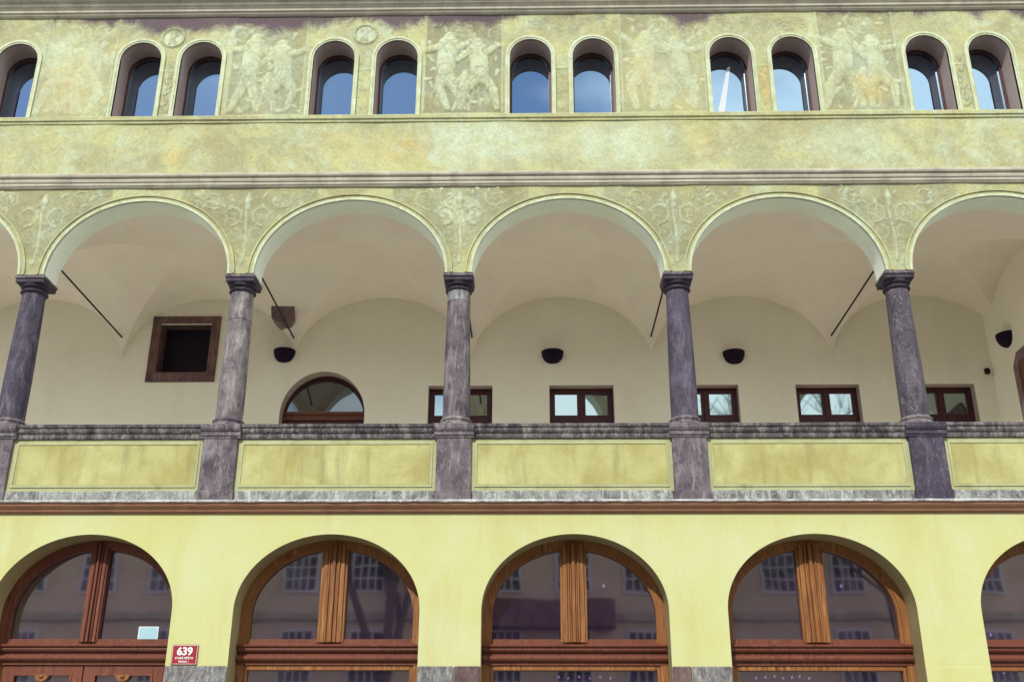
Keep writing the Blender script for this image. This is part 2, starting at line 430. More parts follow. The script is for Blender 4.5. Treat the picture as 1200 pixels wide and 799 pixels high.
# foliage band above the windows and ornament on the piers between them
for k in range(95):
    x_ = random.uniform(-6, 12.8)
    if any(a-.05 < x_ < b+.05 for a, b, c in panels): continue
    if 5.2 < x_ < 6.9 or x_ > 8.4 or -3 < x_ < -2.3: continue
    scroll(x_, random.uniform(12.12, 12.32), random.uniform(.06,.12), random.random()*6, random.choice((-1,1)), .5)
for i in range(0, 12, 2):
    xm = (WINX[i]+WINX[i+1])/2
    for k in range(9):
        leaf(xm+random.uniform(-.05,.05), 10.72+k*.1, random.uniform(.06,.11), random.random()*6)
        if i in (2, 10): capsule((xm+random.uniform(-.05,.05), 10.7+k*.1), (xm+random.uniform(-.05,.05), 10.76+k*.1), .02, .02, .4, .9)
    stroke([(xm-.13, 11.42), (xm+.13, 11.42)], .012, .012, .6, .2)
# spandrel scrollwork over every column
for ci, cx in enumerate(COLX):
    for s in (-1, 1):
        scroll(cx+s*.16, 8.62, .12, 1.57, s); scroll(cx+s*.22, 8.95, .17, -1.57, -s); scroll(cx+s*.50, 9.20, .15, random.random()*6, s)
        scroll(cx+s*.83, 9.31, .07, random.random()*6, -s)
        for k in range(9): leaf(cx+s*random.uniform(.05,.75), random.uniform(9.05,9.33), random.uniform(.07,.14), random.random()*6)
    stroke([(cx, 8.2), (cx+.02, 8.45), (cx, 8.8), (cx-.03, 9.1)], .022, .014, .5, .4)
    leaf(cx, 9.05, .26, 1.57)
    for k in range(9): leaf(cx+random.uniform(-.08,.08), 8.15+k*.05, .08, random.random()*3.1)
    for k in range(46):
        xx = cx+random.uniform(-.95,.95); lo_ = 8.3+abs(xx-cx)*1.15
        if lo_ < 9.36: stroke(spiral(xx, random.uniform(lo_, 9.38), random.uniform(.03,.09), random.random()*6, random.uniform(.3,.9), random.choice((-1,1)), 8), .007, .004, .6, random.uniform(.3,.7))
for ci, cx in enumerate(COLX):          # darker ground behind the spandrel scrolls
    s = win(cx-.95, cx+.95, 8.3, 9.37); INK[s] = np.maximum(INK[s], np.where(PALE[s] > .3, 0, .34))
# faint incised drawing in the plain band
for k in range(70):
    x_ = random.uniform(-6.5, 13); z_ = random.uniform(9.75, 10.4); r = random.uniform(.05, .16); a0 = random.random()*6
    stroke(spiral(x_, z_, r, a0, random.uniform(.4,1.1), 1, 12), .006, .005, .25, random.uniform(.08,.22))
Hm *= 1.6
def sample(A, x, z):
    fx = np.clip((x-X0)/RES, 0, nx_-1.001); fz = np.clip((z-ZL)/RES, 0, nz_-1.001)
    i = fx.astype(int); j = fz.astype(int); u = fx-i; v = fz-j
    return A[j,i]*(1-u)*(1-v)+A[j,i+1]*u*(1-v)+A[j+1,i]*(1-u)*v+A[j+1,i+1]*u*v

def fresco_mat():
    Mt, t, b = newmat('faded_fresco_plaster')
    v = coords(t); v3 = coords(t, (1,1,1), (5,3,9)); vs = coords(t, (3, 3, .6))
    at = N(t, 'ShaderNodeAttribute', attribute_name='marks'); sp = N(t, 'ShaderNodeSeparateColor')
    t.links.new(at.outputs['Color'], sp.inputs[0])
    ink, pale, och = sp.outputs[0], sp.outputs[1], sp.outputs[2]
    c = mix(t, ramp(t, noise(t, v, 1.3, 10, .76, .8), .43, .57), (.335,.345,.19), (.435,.435,.205))
    c = mix(t, ramp(t, noise(t, v3, 1.9, 10, .8, 1.0), .50, .64), c, (.43,.505,.355))
    c = mix(t, scl(t, ramp(t, noise(t, v3, 5.0, 10, .85, .8), .50, .66), .6), c, (.25,.245,.125))
    c = mix(t, scl(t, ramp(t, noise(t, vs, 2.6, 7, .7, .4), .55, .70), .6), c, (.43,.36,.16))
    c = mix(t, scl(t, ramp(t, noise(t, v3, .75, 6, .7, 1.2), .47, .62), .7), c, (.275,.25,.125))
    f = N(t, 'ShaderNodeMath', operation='MULTIPLY'); t.links.new(pale, f.inputs[0]); t.links.new(ramp(t, noise(t, v, 4, 7, .75), .3, .6), f.inputs[1])
    c = mix(t, scl(t, f.outputs[0], .9), c, (.52,.62,.47))
    f = N(t, 'ShaderNodeMath', operation='MULTIPLY'); t.links.new(och, f.inputs[0]); t.links.new(ramp(t, noise(t, v3, 5, 7, .75), .32, .6), f.inputs[1])
    c = mix(t, scl(t, f.outputs[0], .9), c, (.54,.40,.12))
    # fine scratches and mottling
    c = mix(t, scl(t, ramp(t, noise(t, v, 15, 8, .85, 2.0), .50, .62), .55), c, (.19,.175,.10))
    c = mix(t, scl(t, ramp(t, noise(t, v3, 34, 6, .8, 1.5), .53, .64), .5), c, (.62,.66,.48))
    fi = N(t, 'ShaderNodeMath', operation='MULTIPLY'); t.links.new(ink, fi.inputs[0]); t.links.new(ramp(t, noise(t, v3, 2.6, 7, .75, .6), .24, .50), fi.inputs[1])
    c = mix(t, fi.outputs[0], c, (.115,.100,.065))
    # dark purple tone gathering towards the top cornice, with a ragged edge
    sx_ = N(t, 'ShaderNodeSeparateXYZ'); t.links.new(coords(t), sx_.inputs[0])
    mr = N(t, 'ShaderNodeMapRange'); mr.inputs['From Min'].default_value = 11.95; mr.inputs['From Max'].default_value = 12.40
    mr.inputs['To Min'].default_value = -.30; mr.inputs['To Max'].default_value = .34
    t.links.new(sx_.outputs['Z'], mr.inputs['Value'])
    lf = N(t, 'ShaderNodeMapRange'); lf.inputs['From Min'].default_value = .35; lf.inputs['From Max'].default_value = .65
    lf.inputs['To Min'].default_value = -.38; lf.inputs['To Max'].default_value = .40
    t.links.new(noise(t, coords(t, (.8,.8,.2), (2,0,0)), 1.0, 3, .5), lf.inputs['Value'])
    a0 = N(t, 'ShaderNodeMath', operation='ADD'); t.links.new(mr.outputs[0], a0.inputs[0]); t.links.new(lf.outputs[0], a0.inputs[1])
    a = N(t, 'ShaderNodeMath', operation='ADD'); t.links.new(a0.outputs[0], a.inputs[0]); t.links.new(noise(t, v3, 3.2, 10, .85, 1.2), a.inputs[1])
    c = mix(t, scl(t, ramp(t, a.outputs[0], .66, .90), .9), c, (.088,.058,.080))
    t.links.new(c, b.inputs['Base Color']); b.inputs['Roughness'].default_value = .92; b.inputs['Specular IOR Level'].default_value = .15
    bump(t, b, noise(t, v, 22, 8, .75), .34, .008)
    return Mt
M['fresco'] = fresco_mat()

def dense_wall(name, blocks, parent):
    """blocks: (xa, xb, zbot(x) function or number, ztop)"""
    V = []; Fc = []; off = 0
    for xa, xb, zb, zt in blocks:
        if callable(zb):
            n = max(24, int((xb-xa)/.018)); tt = np.linspace(0, math.pi, n+1); xs = (xa+xb)/2-(xb-xa)/2*np.cos(tt)
            lo = np.array([zb(x) for x in xs])
        else:
            n = max(2, int((xb-xa)/.015)); xs = np.linspace(xa, xb, n+1); lo = np.full(n+1, zb)
        k = max(8, int((zt-lo.min())/.015)); s = np.linspace(0, 1, k+1)
        Xg = np.repeat(xs[None], k+1, 0); Zg = lo[None]+(zt-lo)[None]*s[:,None]
        V.append(np.stack([Xg.ravel(), Zg.ravel()], 1))
        ii, jj = np.meshgrid(np.arange(n), np.arange(k)); a = (jj*(n+1)+ii).ravel()+off
        Fc.append(np.stack([a, a+1, a+n+2, a+n+1], 1)); off += (n+1)*(k+1)
    V = np.concatenate(V); Fc = np.concatenate(Fc)
    h = sample(Hm, V[:,0], V[:,1])
    big = .004*np.sin(V[:,0]*2.1+V[:,1]*1.3)+.003*np.sin(V[:,0]*5.3-V[:,1]*4.1)
    co = np.stack([V[:,0], -h-big+.007, V[:,1]], 1)
    me = bpy.data.meshes.new(name); me.vertices.add(len(co)); me.vertices.foreach_set('co', co.ravel().astype(np.float32))
    me.loops.add(Fc.size); me.loops.foreach_set('vertex_index', Fc.ravel().astype(np.int32))
    me.polygons.add(len(Fc)); me.polygons.foreach_set('loop_start', np.arange(0, Fc.size, 4).astype(np.int32))
    me.update(calc_edges=True); me.polygons.foreach_set('use_smooth', np.ones(len(Fc), bool))
    at = me.color_attributes.new('marks', 'FLOAT_COLOR', 'POINT')
    cc = np.stack([sample(INK, V[:,0], V[:,1]), sample(PALE, V[:,0], V[:,1]), sample(OCH, V[:,0], V[:,1]), np.ones(len(V))], 1)
    at.data.foreach_set('color', cc.ravel().astype(np.float32))
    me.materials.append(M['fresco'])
    o = bpy.data.objects.new(name, me); COL.objects.link(o); o.parent = parent
    return o

# ------------------------------------------------------------------ ground
g = MB(); g.box(-120, 130, -150, 120, -.5, 0); tag(g.build('street', M['asphalt']), kind='structure')
g = MB(); g.box(-60, 70, -2.4, -.05, .002, .13, .01); tag(g.build('pavement', M['pave']), kind='structure')

# ------------------------------------------------------------------ the palace
PX0, PX1 = -7.3, 13.3
YW = .40                       # thickness of the arcade wall
YB = 3.45                      # back wall of the loggia
ZS, CROWN = 8.035, 1.145
P = empty('arcaded_palace', (0, 0, 0), 'yellow plastered palace front with a columned loggia, frescoed upper wall and arched shop windows', 'building')

# arcade wall and upper walls
AR = [((COLX[i]+COLX[i+1])/2, (COLX[i+1]-COLX[i])/2-.185) for i in range(6)]
blk = []
prev = PX0
for cx, a in AR:
    blk.append((prev, cx-a, ZS, 9.42)); blk.append((cx-a, cx+a, (lambda x, cx=cx, a=a: az(x, cx, a, ZS, CROWN)), 9.42)); prev = cx+a
blk.append((prev, PX1, ZS, 9.42))
dense_wall('spandrel_wall', blk, P)
dense_wall('parapet_band', [(PX0, PX1, 9.60, 10.50)], P)
WA, WZS, WB, WZB = .31, 11.62, .315, 10.60
blk = []; prev = PX0
for wx in WINX[:-1]+[12.75]:
    blk.append((prev, wx-WA, 10.58, 12.62)); blk.append((wx-WA, wx+WA, (lambda x, cx=wx: az(x, cx, WA, WZS, WB)), 12.62)); prev = wx+WA
blk.append((prev, PX1, 10.58, 12.62))
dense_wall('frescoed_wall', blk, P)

# archivolts and soffits
for cx, a in AR:
    b = MB(); A0 = arch(cx, a, ZS, CROWN); A1 = arch(cx, a+.035, ZS, CROWN+.035); A2 = arch(cx, a+.075, ZS, CROWN+.075); A3 = arch(cx, a+.10, ZS, CROWN+.10)
    b.ring(A3, A2, -.022, .03); b.ring(A2, A1, -.004, .03)
    av = b.build('archivolt', M['fresco'], P)
    b = MB(); b.ring(A1, A0, -.012, .03); b.build('inner_fillet', M['trim'], av)
    b = MB(); n = len(A0)
    b.add([(x,-.010,z) for x,z in A0]+[(x,YW,z) for x,z in A0], [(i,i+1,n+i+1,n+i) for i in range(n-1)])
    b.build('arch_soffit', M['soffit'], P, smooth='all')
# impost undersides and rear face of the arcade wall
b = MB()
for cx, a in AR:
    N_ = 40
    xs = [cx-a*math.cos(math.pi*i/N_) for i in range(N_+1)]
    for i in range(N_):
        b.add([(xs[i],YW,az(xs[i],cx,a,ZS,CROWN)),(xs[i+1],YW,az(xs[i+1],cx,a,ZS,CROWN)),(xs[i+1],YW,9.6),(xs[i],YW,9.6)], [(0,1,2,3)])
for c in COLX: b.add([(c-.186,YW,ZS),(c+.186,YW,ZS),(c+.186,YW,9.6),(c-.186,YW,9.6)], [(0,1,2,3)]); b.add([(c-.186,0,ZS),(c+.186,0,ZS),(c+.186,YW,ZS),(c-.186,YW,ZS)], [(0,1,2,3)])
b.build('arcade_rear_face', M['vault'], P, fix=False)

# string course, sill ledge, top cornice
b = MB(); b.profx([(.03,9.385),(-.018,9.39),(-.03,9.405),(-.045,9.42),(-.045,9.455),(-.060,9.462),(-.068,9.485),(-.068,9.520),(-.095,9.528),(-.105,9.545),(-.105,9.575),(-.09,9.588),(.03,9.612)], PX0, PX1, 60, wob=.002)
b.build('string_course', M['cornice'], P)
b = MB(); b.profx([(.03,10.478),(-.010,10.482),(-.014,10.52),(-.034,10.527),(-.036,10.582),(-.02,10.60),(.03,10.605)], PX0, PX1, 80, wob=.003)
b.build('sill_ledge', M['fresco'], P)
b = MB(); b.profx([(.03,12.405),(-.02,12.41),(-.045,12.43),(-.050,12.455),(-.075,12.460),(-.082,12.49),(-.10,12.505),(-.105,12.515),(-.135,12.535),(-.145,12.56),(-.145,12.575),(-.185,12.585),(-.255,12.64),(-.27,12.66),(-.27,12.78),(-.30,12.80),(-.38,12.90),(-.38,12.98),(.03,13.02)], PX0, PX1, 1)
b.build('top_cornice', M['cornice'], P)
b = MB(); b.profx([(-.40,12.985),(-.42,13.03),(3.6,15.6),(3.8,15.5),(3.8,12.8),(.04,12.8)], PX0-.2, PX1+.2, 1); b.build('roof', M['tile'], P)

# upper windows
for i, wx in enumerate(WINX):
    o0 = arch(wx, WA, WZS, WB, WZB, 28); n = len(o0)
    b = MB(); b.add([(x,-.016,z) for x,z in o0]+[(x,.36,z) for x,z in o0], [(k,k+1,n+k+1,n+k) for k in range(n-1)]+[(0,n-1,2*n-1,n)])
    win_ = b.build('window', M['reveal'], P, smooth=True)
    o1 = arch(wx, WA+.028, WZS, WB+.028, 10.59, 28); o2 = arch(wx, WA+.065, WZS, WB+.065, 10.59, 28)
    b = MB(); b.ring(o1, o0, -.012, .03); b.ring(o2, o1, -.022, .03); b.build('surround', M['trim'], win_)
    f0 = arch(wx, WA, WZS, WB, WZB+.0, 28); f1 = arch(wx, WA-.032, WZS, WB-.032, WZB+.0, 28)
    b = MB(); b.ring(f0, f1, .335, .40); b.box(wx-WA, wx+WA, .337, .398, WZB-.02, WZB+.035); 
    b.build('frame', M['wood_upper'], win_)
    b = MB(); b.poly(arch(wx, WA-.02, WZS, WB-.02, WZB, 28), .385, .395); b.build('pane', M['glass_up'], win_)
b = MB(); b.box(PX0, PX1, .42, .5, 10.3, 12.7); b.build('attic_backing', M['shutter'], P)

# loggia: vaults, back wall, floor, side wall
bays = list(zip(COLX[:-1], COLX[1:]))
YC, YA = (YW+YB)/2, (YB-YW)/2
XE = 11.6
def el(u): return math.sqrt(max(0, 1-u*u))
def vz(x, y):
    for c0, c1 in bays:
        if c0-1e-6 <= x <= c1+1e-6:
            u = (x-(c0+c1)/2)/((c1-c0)/2); break
    else: u = (x-(-7.35))/1.5
    v = (y-YC)/YA
    return 8.05+1.20*max(el(u), el(v))+.10*(1-u*u)*(1-v*v)
NN = 44
allb = [(-8.85, -5.85)]+bays
for c0, c1 in allb:
    b = MB(); vs = []
    tt = [math.sin(-math.pi/2+math.pi*i/NN) for i in range(NN+1)]
    for j in range(NN+1):
        for i in range(NN+1):
            u, v = tt[i], tt[j]
            vs.append(((c0+c1)/2+u*(c1-c0)/2, YC+v*YA, 8.05+1.20*max(el(u), el(v))+.05*(1-u*u)*(1-v*v)))
    fs = []
    for j in range(NN):
        for i in range(NN):
            a = j*(NN+1)+i
            if i == j: fs += [(a, a+1, a+NN+2), (a, a+NN+2, a+NN+1)]
            elif i+j == NN-1: fs += [(a, a+1, a+NN+1), (a+1, a+NN+2, a+NN+1)]
            else: fs.append((a, a+1, a+NN+2, a+NN+1))
    b.add(vs, fs); vo = b.build('vault', M['vault'], P, smooth='all', fix=False); vo.data.set_sharp_from_angle(angle=R(6.5))

# back wall built as strips round its openings, up past the vault
LW = [(-3.72, 1.06), (2.82, 1.06), (4.82, 1.06), (6.87, 1.06), (8.86, 1.04), (10.74, 1.04)]      # low casement windows (centre, width), top 7.65
LW = LW[1:]
DCX, DA, DZS, DB = .55, .70, 7.15, .76                                # arched doorway
def backwall():
    b = MB(); ops = [(c-w/2, c+w/2, 6.05, 7.65) for c, w in LW]+[(-2.45+.13, -1.29-.13, 7.88, 8.77)]
    ops.sort(); prev = -8.9
    D0, D1 = DCX-DA, DCX+DA
    cuts = ops+[(D0, D1, None, None)]; cuts.sort(key=lambda c: c[0])
    q = lambda x0, x1, z0, z1: b.add([(x0,YB,z0),(x1,YB,z0),(x1,YB,z1),(x0,YB,z1)], [(0,1,2,3)])
    for x0, x1, z0, z1 in cuts:
        q(prev, x0, 4.9, 9.6)
        if z0 is None:
            n = 40
            for i in range(n):
                xa = DCX-DA*math.cos(math.pi*i/n); xb = DCX-DA*math.cos(math.pi*(i+1)/n)
                b.add([(xa,YB,az(xa,DCX,DA,DZS,DB)),(xb,YB,az(xb,DCX,DA,DZS,DB)),(xb,YB,9.6),(xa,YB,9.6)], [(0,1,2,3)])
        else:
            q(x0, x1, z1, 9.6); q(x0, x1, 4.9, z0)
        prev = x1
    q(prev, XE, 4.9, 9.6)
    b.build('loggia_back_wall', M['inner'], P, fix=False)
backwall()
b = MB(); b.box(XE, XE+.25, YW, YB, 4.9, 9.6); b.build('loggia_end_wall', M['inner'], P)
b = MB(); b.box(-8.9, XE+.5, YB+.52, YB+.6, 4.9, 9.6); b.box(-8.9, XE+.5, YW, YB+.6, 9.62, 9.8); b.build('backing_and_light_lid', M['shutter'], P)  # rear backing, and an unseen lid added to stop light leaking in
b = MB(); b.box(PX0-1.6, PX1, .12, YB+.5, 4.72, 4.97); b.build('loggia_floor', M['floor'], P)
for c, w in LW:
    x0, x1 = c-w/2, c+w/2
    b = MB(); b.ring([(x0,6.05),(x0,7.65),(x1,7.65),(x1,6.05)], [(x0+.001,6.051),(x0+.001,7.649),(x1-.001,7.649),(x1-.001,6.051)], YB, YB+.24, closed=True)
    w_ = b.build('window', M['reveal'], P)
    b = MB(); b.ring([(x0,6.05),(x0,7.65),(x1,7.65),(x1,6.05)], [(x0+.05,6.10),(x0+.05,7.60),(x1-.05,7.60),(x1-.05,6.10)], YB+.16, YB+.22, closed=True)
    b.box(x0+.05, x1-.05, YB+.165, YB+.215, 7.06, 7.14)
    b.box(c-.025, c+.025, YB+.150, YB+.21, 6.1, 7.6, .006)
    b.build('frame', M['wood_dark'], w_)
    for xa, xb in ((x0+.05, c-.025), (c+.025, x1-.05)):
        s = MB(); s.ring([(xa,7.14),(xa,7.60),(xb,7.60),(xb,7.14)], [(xa+.045,7.185),(xa+.045,7.555),(xb-.045,7.555),(xb-.045,7.185)], YB+.17, YB+.21, closed=True)
        s.ring([(xa,6.10),(xa,7.06),(xb,7.06),(xb,6.10)], [(xa+.045,6.145),(xa+.045,7.015),(xb-.045,7.015),(xb-.045,6.145)], YB+.17, YB+.21, closed=True)
        s.build('sash', M['wood_dark'], w_)
        k = {4.82:.05}.get(c, 0) if xa > c else 0      # right pane turned slightly to steer its reflection
        s = MB(); s.add([(xa+.01,YB+.19,6.12),(xb-.01,YB+.19+k*(xb-xa),6.12),(xb-.01,YB+.19+k*(xb-xa),7.58),(xa+.01,YB+.19,7.58)]+[(xa+.01,YB+.198,6.12),(xb-.01,YB+.198+k*(xb-xa),6.12),(xb-.01,YB+.198+k*(xb-xa),7.58),(xa+.01,YB+.198,7.58)], [(0,1,2,3),(4,7,6,5),(0,4,5,1),(1,5,6,2),(2,6,7,3),(3,7,4,0)]); s.build('pane', M['glass_log'], w_)
# dark square window with stone surround
b = MB(); x0, x1, z0, z1 = -2.45, -1.29, 7.73, 8.92
b.ring([(x0,z0),(x0,z1),(x1,z1),(x1,z0)], [(x0+.15,z0+.17),(x0+.15,z1-.13),(x1-.15,z1-.13),(x1-.15,z0+.17)], YB-.02, YB+.30, closed=True)
sq = b.build('square_window', M['frame_stone'], P)
b = MB(); b.box(x0+.13, x1-.13, YB+.28, YB+.31, z0+.15, z1-.1); b.build('shutter', M['shutter'], sq)
# arched doorway
dr = MB(); O = arch(DCX, DA, DZS, DB, 4.97, 36); n = len(O)
dr.add([(x,YB,z) for x,z in O]+[(x,YB+.30,z) for x,z in O], [(k,k+1,n+k+1,n+k) for k in range(n-1)]); dd = dr.build('arched_doorway', M['reveal'], P, smooth=True)
b = MB(); b.ring(arch(DCX, DA, DZS, DB, 4.97, 36), arch(DCX, DA-.05, DZS, DB-.05, 4.97, 36), YB+.22, YB+.29); b.build('frame', M['wood_dark'], dd)
b = MB(); b.profx([(YB+.28,7.13),(YB+.20,7.13),(YB+.20,7.17),(YB+.225,7.18),(YB+.225,7.22),(YB+.19,7.23),(YB+.19,7.27),(YB+.28,7.28)], DCX-DA+.01, DCX+DA-.01); b.build('transom', M['wood_red'], dd)
b = MB(); b.box(DCX-DA+.04, DCX-.005, YB+.24, YB+.28, 4.97, 7.13, .004); b.box(DCX+.005, DCX+DA-.04, YB+.24, YB+.28, 4.97, 7.13, .004); b.build('door_leaves', M['wood_dark'], dd)
b = MB(); b.poly(arch(DCX, DA-.04, DZS, DB-.04, 7.2, 36), YB+.25, YB+.258); b.v = [(x, y+.058*(x-DCX)+.02, z) for x, y, z in b.v]; b.build('fanlight', M['glass_fan'], dd)
# stone plaque, end-wall doorway
b = MB(); b.poly([(-.34,8.93),(-.32,8.70),(-.23,8.63),(-.13,8.61),(-.03,8.63),(.04,8.71),(.05,8.93)], 3.0, 3.35); b.build('stone_plaque', M['plaque'], P)
def yz_ring(b, A, B, x0, x1):
    n = len(A); vs = [(x0,y,z) for y,z in A]+[(x0,y,z) for y,z in B]+[(x1,y,z) for y,z in B]+[(x1,y,z) for y,z in A]
    b.add(vs, [f for i in range(n-1) for f in ((i,i+1,n+i+1,n+i),(n+i,n+i+1,2*n+i+1,2*n+i),(3*n+i,3*n+i+1,i+1,i))])
b = MB(); yz_ring(b, [(2.62,4.97),(2.62,7.62),(2.45,7.80),(1.6,7.80),(1.6,4.97)], [(2.46,4.97),(2.46,7.60),(2.42,7.64),(1.76,7.64),(1.76,4.97)], XE-.05, XE+.01)
ed = b.build('end_doorway', M['plaque'], P)
b = MB(); b.box(XE-.03, XE-.005, 1.75, 2.47, 4.97, 7.65, .003); b.build('door_leaf', M['wood_red'], ed)

# tie rods from each impost to the back wall
for c, z in zip(COLX[1:6], (8.52, 8.50, 8.50, 8.50, 8.50)):
    b = MB(); b.tube((c, YW-.02, z), (c, YB+.02, z-.02), .014, 10)
    b.tube((c, YB-.025, z-.02), (c, YB+.01, z-.02), .038, 12); b.build('tie_rod', M['iron'], P, smooth=True)

# ------------------------------------------------------------------ columns with pedestals
shaft_m = ['stone_dark', 'stone_dark', 'stone_pale', 'stone', 'stone_blue', 'stone_spot', 'stone_blue']
labs = [None, 'dark purple stone column, leftmost in view', 'paler grey column with a joint line across its upper shaft', 'grey streaked column with a light drum at its top',
        'smooth slate purple column', 'purple column flecked with white spots', None]
for i, c in enumerate(COLX):
    cy = .21
    b = MB(); prof = []
    z0, z1 = 5.985, 7.815
    for k in range(25):
        t = k/24; prof.append((.178-.030*max(0, t-.25)**1.25*1.3, z0+(z1-z0)*t))
    b.lathe(prof, c, cy, 40); sh = b.build('column', M[shaft_m[i]], P, smooth=True, label=labs[i])
    if i == 2:
        q = MB(); q.lathe([(.160,7.392),(.1665,7.394),(.1665,7.404),(.160,7.406)], c, cy, 40); q.build('joint', M['stone_pale'], sh)
    if i == 3:
        q = MB(); q.lathe([(.150,7.66),(.1585,7.661),(.1570,7.815),(.150,7.816)], c, cy, 40); q.build('top_drum', M['dado'], sh, smooth=True)
    b = MB(); b.lathe([(.150,7.81),(.172,7.812),(.184,7.826),(.172,7.842),(.150,7.846),(.150,7.872),(.160,7.88),(.183,7.89),(.196,7.915),(.198,7.93)], c, cy, 40)
    b.box(c-.196, c+.196, cy-.205, cy+.205, 7.925, 7.985, .006)
    b.build('capital', M['cap_dark'], sh, smooth=True)
    b = MB(); b.box(c-.207, c+.207, cy-.222, cy+.215, 7.984, 8.026, .005); b.build('abacus', M['stone'], sh)
    b = MB(); b.lathe([(.225,5.835),(.238,5.85),(.240,5.872),(.228,5.892),(.206,5.902),(.198,5.915),(.200,5.93),(.208,5.938),(.208,5.956),(.196,5.966),(.180,5.985),(.16,5.99)], c, cy, 44, .006)
    b.build('base', M[['stone_dark','stone','stone','stone_pale','stone','stone_pale','stone'][i]], sh, smooth=True)
    b = MB()
    b.box(c-.222, c+.222, -.055, .42, 4.97, 5.655, .008)
    b.profx([(.42,5.655),(-.062,5.655),(-.068,5.675),(-.085,5.69),(-.085,5.735),(-.100,5.745),(-.115,5.775),(-.115,5.825),(-.105,5.838),(.44,5.838)], c-.255, c+.255, 6, wob=.002)
    b.box(c-.236, c+.236, -.075, .43, 4.838, 4.975, .012)
    b.build('pedestal', M[['stone','stone','stone','stone','stone','stone_dark','stone'][i]], sh)

# ------------------------------------------------------------------ parapet between the pedestals
for (c0, c1) in [(PX0-.2, COLX[0])]+bays+[(COLX[-1], PX1+.25)]:
    xa, xb = c0+.222, c1-.222
    b = MB(); b.box(xa, xb, -.004, .36, 4.9, 5.66)
    pr = b.build('parapet', M['border'], P)
    b = MB(); z0, z1 = 5.055, 5.585
    b.ring([(xa+.05,z0-.03),(xa+.05,z1+.03),(xb-.05,z1+.03),(xb-.05,z0-.03)], [(xa+.075,z0),(xa+.075,z1),(xb-.075,z1),(xb-.075,z0)], -.016, 0, closed=True)
    b.build('panel_moulding', M['border'], pr)
    b = MB(); b.box(xa+.079, xb-.079, -.0075, 0, z0+.004, z1-.004); b.build('panel', M['panel'], pr)
    b = MB(); xc0, xc1 = c0+.256, c1-.256
    b.profx([(.36,5.655),(-.012,5.655),(-.03,5.662),(-.036,5.685),(-.036,5.72),(-.052,5.73),(-.066,5.752),(-.070,5.79),(-.088,5.80),(-.092,5.832),(-.075,5.843),(.38,5.843)], xc0, xc1, 50, wob=.0025)
    b.build('parapet_cap', M['rail'], pr)
    b = MB(); b.box(xa+.015, xb-.015, -.040, .3, 4.838, 4.972, .01); b.build('plinth', M['plinth'], pr)
b = MB(); b.profx([(.3,4.802),(-.138,4.803),(-.146,4.812),(-.143,4.828),(-.12,4.838),(.3,4.838)], PX0, PX1, 260, wob=.005); b.build('balcony_edge', M['edge'], P)
b = MB(); b.profx([(.03,4.685),(-.016,4.685),(-.020,4.700),(-.050,4.708),(-.060,4.730),(-.100,4.760),(-.112,4.775),(-.118,4.802),(.03,4.804)], PX0, PX1, 1); b.build('balcony_moulding', M['brownband'], P)

# ------------------------------------------------------------------ ground floor wall with five arched openings
GA = [(-4.5,1.13), (-1.5,1.125), (1.5,1.13), (4.505,1.13), (7.47,1.13), (10.5,1.14)]
GZS, GB = 3.50, .93
b = MB(); prev = PX0
for cx, a in GA:
    b.add([(prev,0,0),(cx-a,0,0),(cx-a,0,4.72),(prev,0,4.72)], [(0,1,2,3)])
    n = 56
    for i in range(n):
        xa = cx-a*math.cos(math.pi*i/n); xb = cx-a*math.cos(math.pi*(i+1)/n)
        b.add([(xa,0,az(xa,cx,a,GZS,GB)),(xb,0,az(xb,cx,a,GZS,GB)),(xb,0,4.72),(xa,0,4.72)], [(0,1,2,3)])
    prev = cx+a
b.add([(prev,0,0),(PX1,0,0),(PX1,0,4.72),(prev,0,4.72)], [(0,1,2,3)])
b.build('ground_floor_wall', M['lower'], P, fix=False)
b = MB()
for cx, a in GA:
    O = arch(cx, a, GZS, GB, 0, 48); n = len(O)
    b.add([(x,0,z) for x,z in O]+[(x,.40,z) for x,z in O], [(k,k+1,n+k+1,n+k) for k in range(n-1)])
rv = b.build('opening_reveals', M['jamb'], P, smooth=True, fix=False)

